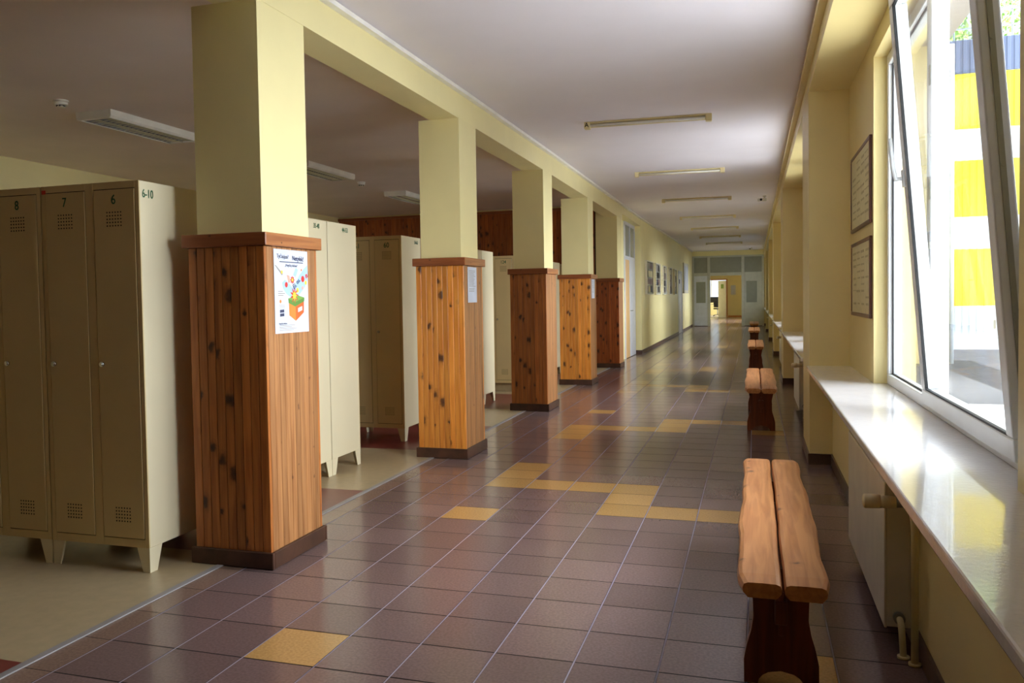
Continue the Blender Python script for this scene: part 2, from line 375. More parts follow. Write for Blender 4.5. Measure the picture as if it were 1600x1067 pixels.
b.box(-.42, -.19, 14.3, 16.0, 0, 2.95); b.box(-.42, -.24, 16.0, 17.7, 0, 3.2)
strip(b, [17.62, 22, 27.85], -.3, 0, 0, CZ); strip(b, [27.85, 29.55], -.3, 0, 2.2, CZ); strip(b, [29.55, 32, 35.5], -.3, 0, 0, CZ); strip(b, [35.5, 51.2], -.3, 0, 0, CZ)
struct(b.build('wall_left', 'wall'))
b = MB(); strip(b, ys+[17.6, 22, 28, 35.5], 0, .045, lambda y: CZ(y)-.035, lambda y: CZ(y)-.006)
struct(b.build('trim_2', 'cove'))
b = MB(); strip(b, [17.62, 22, 27.9], 0, .012, 0, .09); strip(b, [29.5, 32, 35.45], 0, .012, 0, .09); b.box(-.19, -.02, 17.608, 17.62, 0, .09)
struct(b.build('baseboard_left', 'skirt'))
# locker room walls
b = MB(); b.box(-5.95, -5.75, -6, 14, 0, 3.1); struct(b.build('wall_far_left', 'wall'))
b = MB(); b.box(-5.95, -.42, 13.82, 14.0, 0, 3.1); struct(b.build('wall_locker_room_end', 'wall'))
b = MB(); b.box(-5.95, 3.4, -6.2, -6.0, -.01, 3.4); struct(b.build('wall_back', 'wall'))
b = MB()
x = -5.72
while x < -.42:
    b.box(x, x+.088, 13.78, 13.80, .02, 2.98, .003, 1); x += .09
b.mi = 1; b.box(-5.72, -.36, 13.80, 13.815, .02, 2.98)
b.mi = 2; b.box(-5.74, -.34, 13.765, 13.81, 2.98, 3.03)
struct(b.build('trim_3', ['pine_r', 'groove', 'cap']))

# ------------------------------------------------------------------ right wall: pilasters, lintel, niches
PIL = [-1.75]+[4.94+6.25*k for k in range(0, 6)]                   # near edge of each pilaster
PW = .85
b = MB()
for p in PIL: b.box(2.835, 3.36, p, min(p+PW, 37), 0, 2.88)
b.box(2.835, 3.36, -6, 51.2, 2.87, 3.4)
bays = [(-6.0, PIL[0])] + [(PIL[k]+PW, PIL[k+1]) for k in range(len(PIL)-1)]
for y0, y1 in bays:
    a, c = y1-4.34, y1-1.34
    b.box(3.0, 3.36, y0, y1, 0, .735)
    if y1 < 0: b.box(3.126, 3.36, y0, y1, .735, 2.88); continue
    b.box(3.126, 3.36, y0, a, .735, 2.88); b.box(3.126, 3.36, c, y1, .735, 2.88)
    b.box(3.126, 3.36, a, c, 2.75, 2.88)
b.box(2.835, 3.36, 37, 40, 0, 2.9); b.box(2.835, 3.36, 46, 51.2, 0, 2.9); b.box(2.835, 3.36, 40, 46, 0, .8);  # unseen opening in the lobby wall, added to let light in
struct(b.build('wall_right', 'wallR'))
b = MB()
for p in PIL: b.box(2.823, 2.836, p-.005, p+PW+.005, 0, .085, .003, 1); b.box(2.825, 3.0, p-.012, p, 0, .085)
for y0, y1 in bays: b.box(2.988, 3.0, y0, y1, 0, .085)
struct(b.build('baseboard_right', 'skirt'))
b = MB(); b.box(2.79, 2.836, -6, YE, 2.99, 3.03); struct(b.build('trim_4', 'wallR'))

def window(n, y1, tilt=False, full=True):
    """two-light white plastic window in a niche; y1 = far end of the niche"""
    c, a = y1-1.34, y1-4.34
    root = empty('window_%d' % n, (3.2, a, .77)); struct(root)
    L = c-a; H = 2.75-.77; mu0, mu1 = 1.60, 1.80           # mullion
    f = MB(); fw = .06
    f.box(0, .075, 0, L, 0, fw, .004, 1); f.box(0, .075, 0, L, H-fw, H, .004, 1)
    f.box(0, .075, 0, .05, fw, H-fw, .004, 1); f.box(0, .075, L-.05, L, fw, H-fw, .004, 1); f.box(0, .075, mu0+.05, mu1-.05, fw, H-fw, .004, 1)
    f.build('window_frame', 'pvc', root)
    def sash(ya, yb, inward, hinge_tilt, handle):
        e = MB(); s = .075; z0, z1 = .035, H-.035; W = yb-ya
        e.box(-.025, .04, 0, W, 0, s, .006, 2); e.box(-.025, .04, 0, W, z1-z0-s, z1-z0, .006, 2)
        e.box(-.025, .04, 0, s, s, z1-z0-s, .006, 2); e.box(-.025, .04, W-s, W, s, z1-z0-s, .006, 2)
        o = e.build('sash', 'pvc', root, (0.0, ya, z0)); o.rotation_euler.y = -hinge_tilt
        g = MB(); g.box(.004, .010, s-.006, W-s+.006, s-.006, z1-z0-s+.006); p = g.build('pane', 'glass', o)
        k = MB(); t_ = .007
        for xx in (-.022,):
            k.box(xx, xx+.012, s-.001, W-s+.001, s-.001, s+t_); k.box(xx, xx+.012, s-.001, W-s+.001, z1-z0-s-t_, z1-z0-s+.001)
            k.box(xx, xx+.012, s-.001, s+t_, s, z1-z0-s); k.box(xx, xx+.012, W-s-t_, W-s+.001, s, z1-z0-s)
        k.build('gasket', 'gasket', o)
        if handle:
            h = MB(); yy = W-s/2-.002; zz = 1.05
            h.box(-.037, -.024, yy-.016, yy+.016, zz-.04, zz+.04, .004, 2)
            h.cyl((-.05, yy, zz), .009, .035, 'X', 12)
            h.tube(bend([(-.062, yy, zz-.005), (-.072, yy, zz+.05), (-.072, yy+.0, zz+.19)], .03), .010, 10)
            h.build('handle', 'pvc', o)
        if hinge_tilt:
            h = MB(); h.box(.002, .018, -.004, .001, .05, z1-z0-.05)
            for zz in (.45, .9, 1.28, 1.62, 1.75): h.cyl((.010, -.006, zz), .006, .006, 'Y', 10)
            h.box(.0, .022, -.012, 0, 1.66, 1.72, .003, 1); h.build('espagnolette', 'hw', o)
            h = MB()
            for zz in (.28, .95, 1.55): h.box(.0, .014, W, W+.006, zz, zz+.08)
            h.build('striker_plate', 'hw', o)
        return o
    if tilt:
        # fixed light beyond the mullion, tilted light on the near side
        sash(.22, mu0+.09, True, math.radians(4.5), True)
        g = MB(); g.box(.03, .036, mu1-.06, L-.045, fw-.01, H-fw+.01); g.build('pane', 'glass', root)
        k = MB(); k.box(.022, .03, mu1-.05, L-.045, fw, fw+.008); k.box(.022, .03, mu1-.05, L-.045, H-fw-.008, H-fw); k.box(.022, .03, L-.058, L-.05, fw, H-fw); k.build('gasket', 'gasket', root)
        k = MB(); k.box(0, .075, .05, .24, fw, H-fw); k.build('frame_jamb', 'pvc', root)
        k = MB()
        for zz in (.33, .98, 1.5): k.box(-.004, .006, mu0+.06, mu0+.085, zz, zz+.09)
        k.build('striker_plate', 'hw', root)
    else:
        sash(.05, mu0+.05, True, 0, True); sash(mu1-.05, L-.05, True, 0, False)
    s = MB(); s.box(2.815-3.2, .012, bays[n][0]-a, y1-a, -.035, 0, .006, 2)
    o = s.build('window_sill', ['sill'], root)
    return root
for n, (y0, y1) in enumerate(bays):
    if n: window(n, y1, tilt=(n == 1))

# ------------------------------------------------------------------ daylight portals in the window openings
for n, (y0, y1) in enumerate(bays[1:]):
    l = bpy.data.lights.new('window_portal', 'AREA'); l.shape = 'RECTANGLE'; l.size = 3.0; l.size_y = 1.95; l.cycles.is_portal = True
    o = bpy.data.objects.new('window_portal', l); COL.objects.link(o); o.location = (3.34, y1-2.84, 1.76)
    o.rotation_euler = (0, PI/2, 0); o.rotation_euler = Vector((-1, 0, 0)).to_track_quat('-Z', 'Z').to_euler()

# ------------------------------------------------------------------ columns with wood cladding
COLS = [(-.3165, .163, 1.53, .56), (-.286, .172, 4.51, .55), (-.325, .150, 7.54, .56), (-.40, .108, 10.55, .54), (-.44, .062, 13.72, .55)]
clabel = ['square yellow column clad in darker pine with the large colourful poster, nearest the viewer',
          'square yellow column clad in bright orange pine with a white notice, beside the pale locker',
          'square yellow column with dark knotty pine cladding, third from the viewer',
          'square yellow column with a small notice on its pine cladding, fourth from the viewer',
          'farthest square yellow column with reddish pine cladding, next to the white door']
for k, (x0, x1, y0, d) in enumerate(COLS):
    root = empty('column', ((x0+x1)/2, y0+d/2, 0)); tag(root, clabel[k], 'column', 'pine clad columns along the corridor')
    hx, hy = (x1-x0)/2, d/2; c = .018                       # skirting outside, cladding inside it
    b = MB(); b.box(-hx+.055, hx-.047, -hy+.05, hy-.05, 1.62, 2.826 if k < 4 else 2.93); b.box(-hx+.06, hx-.052, -hy+.06, hy-.06, .01, 1.62)
    b.build('plaster_shaft', 'wall', root)
    H0, H1 = .06, 1.61; th = .02
    pm = ['pine_d', 'pine', 'pine_d', 'pine', 'pine_r'][k]
    b = MB(); bw = .0475
    X0, X1, Y0, Y1 = -hx+c, hx-c, -hy+c, hy-c
    n = max(1, round((X1-X0)/bw)); s = (X1-X0)/n
    for side in (0, 1):
        for q in range(n):
            if side == 0: b.box(X0+q*s+.0008, X0+(q+1)*s-.0008, Y0, Y0+th, H0, H1, .003, 1)
            else: b.box(X0+q*s+.0008, X0+(q+1)*s-.0008, Y1-th, Y1, H0, H1, .003, 1)
    n = round((Y1-Y0-.04)/bw); s = (Y1-Y0-2*th)/n
    for q in range(n): b.box(X0, X0+th, Y0+th+q*s+.0008, Y0+th+(q+1)*s-.0008, H0, H1, .003, 1)
    b.mi = 1
    for q in range(n): b.box(X1-th, X1, Y0+th+q*s+.0008, Y0+th+(q+1)*s-.0008, H0, H1, .003, 1)
    b.mi = 2; b.box(X0+.008, X1-.008, Y0+.008, Y1-.008, H0+.01, H1-.01)
    b.build('board_cladding', [pm, 'pine_w', 'groove'], root)
    b = MB(); o_ = .022; z0, z1 = 1.61, 1.675
    b.mi = 0; b.box(X0-o_, X1+o_, Y0-o_, Y0+.05, z0, z1, .004, 2); b.box(X0-o_, X1+o_, Y1-.05, Y1+o_, z0, z1, .004, 2)
    b.mi = 1; b.box(X0-o_, X0+.06, Y0+.045, Y1-.045, z0, z1, .004, 2); b.box(X1-.06, X1+o_+.001, Y0-o_+.002, Y1+o_-.002, z0, z1, .004, 2)
    b.build('cap_rail', ['cap', 'cap_y'], root)
    b = MB(); zk = .085
    b.box(-hx, hx, -hy, -hy+.02, 0.003, zk, .003, 1); b.box(-hx, hx, hy-.02, hy, 0.003, zk, .003, 1); b.box(-hx, -hx+.02, -hy+.02, hy-.02, 0.003, zk, .003, 1); b.box(hx-.02, hx, -hy+.02, hy-.02, 0.003, zk, .003, 1)
    b.build('skirting', 'skirt_w', root)

# ------------------------------------------------------------------ lockers
def make_locker(plinth=False):
    """two-door unit, origin at right front floor corner, front towards -Y, body extends to -X and +Y"""
    W, D, H, Z0 = .60, .48, 1.935, .125
    root = empty('locker')
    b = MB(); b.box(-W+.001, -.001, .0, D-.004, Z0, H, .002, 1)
    b.build('body', 'locker_lit', root)
    b = MB()                                               # front frame with stiles and top rail
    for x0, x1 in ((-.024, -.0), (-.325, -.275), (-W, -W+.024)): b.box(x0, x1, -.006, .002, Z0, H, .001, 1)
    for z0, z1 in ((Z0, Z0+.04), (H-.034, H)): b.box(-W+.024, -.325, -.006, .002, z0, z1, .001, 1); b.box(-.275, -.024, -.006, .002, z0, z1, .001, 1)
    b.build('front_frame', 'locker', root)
    for k, (x0, x1) in enumerate(((-.275, -.024), (-W+.024, -.325))):
        g = MB(); g.box(x0, x1, -.0015, .0005, Z0+.04, H-.034); gp = g.build('door_gap', 'gap', root)
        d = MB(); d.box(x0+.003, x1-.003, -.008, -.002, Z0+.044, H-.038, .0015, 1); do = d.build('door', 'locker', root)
        xc = (x0+x1)/2
        for zc in (1.752, .285):
            v = MB()
            for i in range(6):
                for j in range(5): v.cyl((xc+(i-2.5)*.0165, -.0082, zc+(j-2)*.0165), .0042, .0012, 'Y', 6)
            v.build('vent_holes', 'gap', do)
        l = MB(); l.cyl((x0+.028, -.013, 1.035), .0125, .012, 'Y', 18); l.cyl((x0+.028, -.020, 1.035), .0085, .006, 'Y', 16); l.build('lock', 'chrome', do)
    for sx in (0, 1):
        for sy in (0, 1):
            g = MB(); x0 = -.001 if sx == 0 else -W+.001; s = -1 if sx == 0 else 1
            y0 = 0.0 if sy == 0 else D-.004; t = 1 if sy == 0 else -1
            if plinth: continue
            # folded sheet foot: two tapered flanges
            pts = [(x0, Z0), (x0+s*.075, Z0), (x0+s*.042, .002), (x0, .002)]
            g.prism(pts, 'Y', y0-(.004 if sy == 0 else 0), y0+t*.003 if sy == 0 else y0+.003)
            pts = [(y0, Z0), (y0+t*.09, Z0), (y0+t*.05, .002), (y0, .002)]
            g.prism(pts, 'X', x0, x0+s*.003)
            g.build('leg', 'locker_lit', root)
    if plinth:
        g = MB(); g.box(-W+.01, -.01, .03, D-.03, .003, Z0, .003, 1); g.build('plinth', 'lino', root)
    return root
proto = make_locker(); proto_pl = make_locker(True)
# unused copies are repositioned below
LK = []
def number(root, s, xc, z=1.846, size=.066): text(s, size, 'green', 'door_number', root, (xc, -.0088, z), FACE_Y, bold=.0005, sx=.85)
def side_number(root, s, y, z, size=.05): text(s, size, 'green', 'side_number', root, (.0012, y, z), FACE_X, bold=.0004, sx=.78)
def place(first, x, y, label, rz=0.0, z=0.0):
    global proto_used
    o = first if not first.get('used') else None
    if o is None:
        src = first
        o = empty('locker')
        for ch in base_children[first.name]: copy_tree(ch, o)
    first['used'] = 1
    o.location = (x, y, z); o.rotation_euler.z = rz
    if 'used' in o: pass
    tag(o, label, 'locker', 'beige metal lockers'); return o
base_children = {proto.name: list(proto.children), proto_pl.name: list(proto_pl.children)}
o = place(proto, -.41, 1.337, 'beige metal locker unit with green door numbers 6 and 7, beside the nearest column'); o1 = o
number_jobs = [(o1, '6', -.15), (o1, '7', -.452)]
o2 = place(proto, -1.018, 1.337, 'beige metal locker unit with door number 8, cut by the left picture edge')
number_jobs += [(o2, '8', -.15), (o2, '9', -.452)]
sidejobs = [(o1, '6-10', .058, 1.872, .058)]
o3 = place(proto, -.41-.6, 1.337+.97, 'beige metal locker standing back to back behind the unit with numbers 6 and 7', rz=PI)
o4 = place(proto, -.625, 3.17, 'cream metal locker with pale side partly hidden behind the nearest poster column')
sidejobs += [(o4, '35-40', .318, 1.885, .05)]
o5 = place(proto, -.625-.6, 4.135, 'cream metal locker whose pale side is marked 44-53, between first and second columns', rz=PI)
o6 = place(proto, -.69, 5.225, 'beige metal locker with door number 60, seen left of the second column')
number_jobs += [(o6, '60', -.15), (o6, '61', -.452)]
sidejobs += [(o6, '54-63', .36, 1.885, .048)]
o7 = place(proto, -.79-.6, 8.47, 'pale metal locker side seen just right of the second column', rz=PI)
o8 = place(proto, -.79, 7.50, 'pale metal locker mostly hidden behind the second column, back to back with the next one')
o9 = place(proto_pl, -.80, 9.5, 'pale metal locker with door number 124 on a low plinth, left of the third column')
number_jobs += [(o9, '124', -.15)]
o10 = place(proto, -.80-.6, 12.5, 'narrow sliver of pale locker side just left of the fourth column', rz=PI)
o11 = place(proto_pl, -.62, 13.0, 'pale metal locker against the end wall, glimpsed left of the fourth column')
number_jobs += [(o11, '144', -.15)]
for a in number_jobs: number(*a)
for r_, s_, y_, z_, sz in sidejobs: side_number(r_, s_, y_, z_, sz)
text('44-53', .050, 'green', 'side_number', o5, (-.6-.0012, .19, 1.885), (PI/2, 0, -PI/2), bold=.0005, sx=.85)
b = MB(); b.box(-.595, -.57, -.0075, -.0055, 1.895, 1.915, .001, 1); b.build('maker_label', 'red', o1)
for o in (proto, proto_pl):
    if 'used' in o: del o['used']

# ------------------------------------------------------------------ benches
def live_plank(xa, xb, L, seed, z0, z1):
    """half-log plank along Y with waney outer edge"""
    rnd = random.Random(seed); t = bmesh.new(); N = 26; rings = []
    ph = [rnd.uniform(0, 6.28) for _ in range(4)]
    for i in range(N+1):
        u = i/N; y = -L/2 + L*u
        e = min(u, 1-u)*N
        er = .012*max(0, 1-e/.9)
        wob = lambda k: .0028*math.sin(u*9+ph[k]) + .0022*math.sin(u*21+ph[k]*2) + .001*math.sin(u*47+ph[k])
        a = xa + wob(0)*(1.4 if xa < xb and abs(xa) > abs(xb) else .45) + (er if abs(xa) > abs(xb) else 0)
        c = xb + wob(1)*(1.4 if abs(xb) > abs(xa) else .45) - (er if abs(xb) > abs(xa) else 0)
        zt = z1 - (.004 if e < .5 else 0); r = .012; lo = .016
        pts = [(a+lo, z0), (c-lo, z0), (c-.002, z0+.016), (c, (z0+zt)/2+.006), (c-r*.4, zt-r*.4), (c-r*1.4, zt), ((a+c)/2, zt+.001), (a+r*1.4, zt), (a+r*.4, zt-r*.4), (a, (z0+zt)/2+.006), (a+.002, z0+.016)]
        rings.append([t.verts.new((p[0], y, p[1])) for p in pts])
    for A, B in zip(rings, rings[1:]):
        for k in range(len(A)): t.faces.new([A[k], A[(k+1) % len(A)], B[(k+1) % len(A)], B[k]])
    t.faces.new(rings[0][::-1]); t.faces.new(rings[-1])
    for f in t.faces: f.smooth = False
    return t
def make_bench(L=2.07):
    root = empty('bench')
    b = MB(); b.merge(live_plank(-.137, -.004, L, 3, .40, .45)); b.build('seat_plank', 'bench', root)
    b = MB(); b.merge(live_plank(.003, .137, L, 11, .40, .45)); b.build('seat_plank', 'bench', root)
    prof = [(.118, .40), (.104, .36), (.090, .29), (.088, .23), (.096, .18), (.110, .13), (.120, .08), (.120, .0)]
    for k in (-1, 1):
        yc = k*(L/2-.33)
        b = MB(); t = .022
        right = prof; left = [(-x, z) for x, z in prof[::-1]]
        arch = [(-.072 + .144*i/10, .052*math.sin(PI*i/10)) for i in range(11)]
        poly = right + [(.078, 0)] + [(a, zz) for a, zz in arch[::-1]][0:] + [(-.078, 0)] + left
        # build as vertical slices so the concave outline stays clean
        def half(z):
            for (x0, z0), (x1, z1) in zip(prof, prof[1:]):
                if z1 <= z <= z0: return x1+(x0-x1)*((z-z1)/(z0-z1) if z0 > z1 else 0)
            return .118
        zs = [0, .015, .03, .042, .05, .08, .105, .13, .155, .18, .205, .23, .26, .29, .325, .36, .38, .40]
        for z0, z1 in zip(zs, zs[1:]):
            ar = lambda z: 0 if z >= .05 else .075*math.sqrt(max(0, 1-(z/.05)**2))
            segs = [(-1, 1)] if z0 >= .05 else [(-1, 0), (0, 1)]
            for sa, sb in segs:
                xl0 = -half(z0) if sa == -1 else ar(z0); xr0 = half(z0) if sb == 1 else -ar(z0)
                xl1 = -half(z1) if sa == -1 else ar(z1); xr1 = half(z1) if sb == 1 else -ar(z1)
                b.hexa([(xl0, yc-t, z0), (xr0, yc-t, z0), (xr0, yc+t, z0), (xl0, yc+t, z0)], [(xl1, yc-t, z1), (xr1, yc-t, z1), (xr1, yc+t, z1), (xl1, yc+t, z1)])
        bmesh.ops.remove_doubles(b.bm, verts=b.bm.verts[:], dist=.0001)
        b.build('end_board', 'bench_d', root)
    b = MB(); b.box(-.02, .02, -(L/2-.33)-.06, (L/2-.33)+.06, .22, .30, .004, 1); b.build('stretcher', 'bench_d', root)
    for k in (-1, 1):
        b = MB(); yc = k*(L/2-.33+.042); b.box(-.009, .009, yc-.008, yc+.008, .18, .33, .003, 1); b.build('wedge', 'bench_d', root)
    return root
bench0 = make_bench()
bspots = [(2.511, 1.635, 'rustic half-log wooden bench nearest the viewer, beside the radiator under the open window'),
          (2.49, 7.40, 'rustic wooden bench, second from the viewer along the windows'),
          (2.455, 14.1, 'rustic wooden bench in the middle of the row, third from the viewer'),
          (2.43, 20.8, 'rustic wooden bench, fourth from the viewer along the windows'),
          (2.43, 26.0, 'small-looking farthest rustic wooden bench near the glazed partition')]
for k, (x, y, lb) in enumerate(bspots):
    o = bench0 if k == 0 else copy_tree(bench0)
    o.location = (x, y, 0)
    if k: o.rotation_euler.z = 0.0; o.scale.y = 1.12
    if k == 1: o.scale.x = 1.08
    tag(o, lb, 'bench', 'wooden benches along the window wall')

# ------------------------------------------------------------------ radiators
def make_radiator():
    """origin on the floor at the near end, panel runs along +Y; front faces -X"""
    root = empty('radiator')
    b = MB(); b.box(-.004, .006, .13, 1.38, .08, .625, .004, 2)
    b.box(.084, .09, .15, 1.36, .09, .615, .002, 1)
    b.build('front_panel', 'rad', root)
    for ya in (.132, 1.365): b = MB(); b.box(.004, .086, ya, ya+.013, .085, .62, .002, 1); b.build('side_panel', 'rad', root)
    b = MB()
    for k in range(40): b.box(.012, .08, .16+k*.03, .164+k*.03, .606, .62)
    b.box(.0, .088, .145, .155, .61, .622); b.build('top_grille', 'rad', root)
    b = MB(); b.cyl((.045, .105, .565), .016, .06, 'Y', 14); b.cyl((.045, .075, .565), .019, .03, 'X', 14); b.build('valve_body', 'hw', root)
    b = MB(); b.cyl((-.0, .075, .565), .024, .055, 'X', 20, r2=.021); b.cyl((-.05, .075, .565), .027, .05, 'X', 20, r2=.025); b.sphere((-.076, .075, .565), .0262, 16, (.35, 1, 1)); b.build('thermostat_head', 'valve', root)
    b = MB(); b.tube(bend([(.06, .07, .565), (.075, .04, .55), (.078, .0, .50), (.078, .0, .003)], .03), .0125); b.build('pipe', 'pipe', root)
    b = MB(); b.tube(bend([(.045, .14, .125), (.045, .07, .125), (.05, .055, .003)], .035), .0115); b.build('pipe', 'pipe', root)
    b = MB(); b.cyl((.045, .12, .125), .02, .03, 'Y', 16); b.build('union_nut', 'hw', root)
    for px_, py_ in ((.078, 0), (.05, .055)): b = MB(); b.cyl((px_, py_, .006), .021, .009, 'Z', 18); b.build('pipe_rosette', 'pipe', root)
    for ya in (.4, 1.05): b = MB(); b.box(.088, .1115, ya, ya+.03, .3, .5); b.build('wall_bracket', 'hw', root)
    return root
rad0 = make_radiator()
rl = ['cream panel radiator with thermostat knob under the open window sill', 'cream panel radiator under the second window sill, behind the second bench', 'panel radiator under the third window sill', 'panel radiator under the fourth window sill', 'farthest panel radiator under a window sill']
for k in range(5):
    o = rad0 if k == 0 else copy_tree(rad0)
    o.location = (2.888, 1.2+6.25*k, 0); tag(o, rl[k], 'radiator', 'radiators under the windows')

# ------------------------------------------------------------------ framed sheets in the niches
def frame_thing(y0, y1, z0, z1, x, label, facing=-1, rows=9):
    root = empty('picture', (x, (y0+y1)/2, (z0+z1)/2)); tag(root, label, 'picture', 'framed sheets on the niche walls')
    hy, hz, f = (y1-y0)/2, (z1-z0)/2, .025
    b = MB(); s = -1
    b.box(-.017, 0, -hy, hy, hz-f, hz, .003, 1); b.box(-.017, 0, -hy, hy, -hz, -hz+f, .003, 1); b.box(-.017, 0, -hy, -hy+f, -hz+f, hz-f, .003, 1); b.box(-.017, 0, hy-f, hy, -hz+f, hz-f, .003, 1)
    b.build('frame', 'frame_w', root)
    b = MB(); b.box(-.012, -.002, -hy+f, hy-f, -hz+f, hz-f); p = b.build('print', 'mount', root)
    rnd = random.Random(int(y0*10+z0*100)); b = MB()
    for r in range(rows):
        zz = hz-.07-(2*hz-.12)*r/rows
        for c in range(4):
            if rnd.random() < .25: continue
            ya = -hy+.07+(2*hy-.14)*c/4; b.box(-.0135, -.012, ya+rnd.uniform(0, .03), ya+(2*hy-.14)/4*rnd.uniform(.6, .92), zz-.006-rnd.uniform(0, .012), zz)
    b.build('print_pattern', 'mount_d', p)
    return root
frame_thing(3.66, 4.72, 1.76, 2.30, 3.126, 'upper dark-framed sheet on the niche wall beside the open window')
frame_thing(3.66, 4.70, 1.165, 1.68, 3.126, 'lower dark-framed sheet on the niche wall beside the open window')
frame_thing(3.66+6.25, 4.72+6.25, 1.76, 2.30, 3.126, 'upper dark-framed sheet in the second window niche')
frame_thing(3.66+6.25, 4.70+6.25, 1.165, 1.68, 3.126, 'lower dark-framed sheet in the second window niche')

# ------------------------------------------------------------------ poster on the first column
def on_face(root_name, y0, y1, z0, z1, x, label, curl=.006, cat='poster'):
    root = empty(root_name, (x, (y0+y1)/2, (z0+z1)/2)); tag(root, label, cat)
    b = MB(); n = 12; hy, hz = (y1-y0)/2, (z1-z0)/2
    for i in range(n):
        u0, u1 = i/n, (i+1)/n
        k0 = .0015; 
        za, zb = -hz+2*hz*u0, -hz+2*hz*u1
        b.hexa([(0.0, -hy, za), (.0008, -hy, za), (.0008, hy, za), (0.0, hy, za)], [(0.0, -hy, zb), (.0008, -hy, zb), (.0008, hy, zb), (0.0, hy, zb)])
    bmesh.ops.remove_doubles(b.bm, verts=b.bm.verts[:], dist=1e-5)
    b.build('sheet', 'paper', root); return root, hy, hz
XF = COLS[0][1]-.018+.0025
pr, hy, hz = on_face('poster', 1.628, 1.965, 1.17, 1.598, XF, 'large white poster with a green and orange box drawing on the nearest column')
def U(u, v): return (-hy+2*hy*u, hz-2*hz*v)              # u to the right, v down, both 0..1
def poly(name, pts, mt, lift=.0014, parent=pr):
    b = MB(); b.prism([U(*p) for p in pts], 'X', .0006, lift); return b.build(name, mt, parent)
poly('printed_arc', [(.22, .40), (.30, .36), (.42, .40), (.52, .46), (.62, .40), (.74, .30), (.88, .22), (.99, .17), (.99, .36), (.88, .46), (.74, .53), (.60, .575), (.46, .57), (.34, .53), (.25, .47)], 'bluep', .0011)
poly('printed_card', [(.55, .30), (.63, .21), (.70, .235), (.62, .325)], 'bluep', .0012)
poly('printed_card', [(.02, .19), (.05, .19), (.25, .29), (.22, .31)], 'inkg', .0012)
poly('printed_card', [(.36, .30), (.44, .31), (.47, .39), (.40, .40)], 'pink', .0013)
def star(u, v, r1, r2, n, mt, lift):
    pts = []
    for i in range(2*n):
        a = PI*i/n; r = r1 if i % 2 == 0 else r2; pts.append((u+r*math.cos(a), v+r*.79*math.sin(a)))
    b = MB(); ctr = U(u, v); P = [U(*p) for p in pts]
    for i in range(2*n): 
        q = [P[i], P[(i+1) % (2*n)], ctr]
        vb = [b.bm.verts.new((lift, *p)) for p in q]; b.bm.faces.new(vb)
    return b.build('printed_star', mt, pr)
def disc(u, v, r, mt, lift=.0016):
    b = MB(); y, z = U(u, v); b.cyl((lift-.0003, y, z), r, .0006, 'X', 16); return b.build('printed_disc', mt, pr)
poly('printed_box_left', [(.40, .62), (.60, .68), (.60, .86), (.41, .79)], 'orange', .0013)
poly('printed_box_right', [(.60, .68), (.86, .62), (.85, .76), (.60, .86)], 'orange_d', .0013)
poly('printed_lid_side', [(.385, .585), (.585, .63), (.585, .685), (.395, .64)], 'greenp_d', .0015)
poly('printed_lid_side', [(.585, .63), (.875, .575), (.87, .62), (.585, .685)], 'greenp_d', .0015)
poly('printed_lid_top', [(.385, .585), (.66, .545), (.875, .575), (.585, .63)], 'greenp', .0015)
poly('printed_tag', [(.67, .705), (.80, .68), (.80, .73), (.67, .755)], 'paper', .0017)
star(.57, .545, .135, .06, 9, 'red', .0018); star(.57, .55, .085, .04, 8, 'yel', .0021)
star(.52, .36, .07, .04, 8, 'red', .0017); star(.52, .36, .035, .02, 8, 'yel', .0019)
disc(.84, .345, .017, 'red'); disc(.67, .485, .014, 'yel'); disc(.93, .39, .012, 'yel'); disc(.34, .42, .014, 'red'); disc(.22, .27, .009, 'yel'); disc(.80, .235, .006, 'orange'); disc(.16, .62, .009, 'orange'); disc(.83, .455, .010, 'pink')
poly('printed_badge', [(.14, .72), (.26, .715), (.26, .75), (.14, .755)], 'ink'); poly('printed_badge', [(.14, .765), (.26, .76), (.26, .795), (.14, .80)], 'ink')
def text_width(t, size, bold):
    cu = bpy.data.curves.new('w', 'FONT'); cu.body = t; cu.size = size; cu.offset = bold
    o = bpy.data.objects.new('w', cu); COL.objects.link(o); bpy.context.view_layer.update(); v = o.dimensions.x
    bpy.data.objects.remove(o); bpy.data.curves.remove(cu); return v
def ptext(s, u, v, size, mt='ink', rot=0.0, sx=1.0, align='CENTER', bold=0.0):
    """lettering on the poster; the dot of each e-with-dot is set above a plain e"""
    y, z = U(u, v); R3 = Matrix.Rotation(PI/2, 3, 'Z') @ Matrix.Rotation(PI/2, 3, 'X') @ Matrix.Rotation(rot, 3, 'Z')
    plain = s.replace('\u0117', 'e')
    o = text(plain, size, mt, 'printed_text', pr, (.0022, y, z), R3.to_euler(), align, sx, .0002, bold)
    me = o.data; xs = [q.co.x for q in me.vertices]; x_left = min(xs)
    for k, ch in enumerate(s):
        if ch == '\u0117':
            xe = x_left + text_width(plain[:k+1], size, bold) - text_width('e', size, bold)/2
            t = bmesh.new(); t.from_mesh(me); c = bmesh.ops.create_circle(t, cap_ends=True, segments=10, radius=size*.055)
            bmesh.ops.translate(t, verts=c['verts'], vec=(xe, size*.36, .0002)); t.to_mesh(me); t.free()
    return o
ptext('Ty\u010diojasi?', .25, .085, .029, rot=-.02); ptext('Netyl\u0117k!', .70, .10, .034, bold=.0005, rot=-.02)
for k, v in enumerate((.135, .148)): pass
b = MB(); y, z = U(.16, .148); b.box(.0008, .0014, y, y+.235, z-.0022, z+.0022); b.build('printed_line', 'ink', pr)
ptext('\u201ePaty\u010di\u0173 d\u0117\u017eut\u0117\u201c', .50, .188, .019, 'ink')
ptext('Ei, tu,', .64, .40, .036, 'ink', rot=.62, bold=.0005)
ptext('n', .95, .30, .040, 'red', rot=.5, bold=.002)
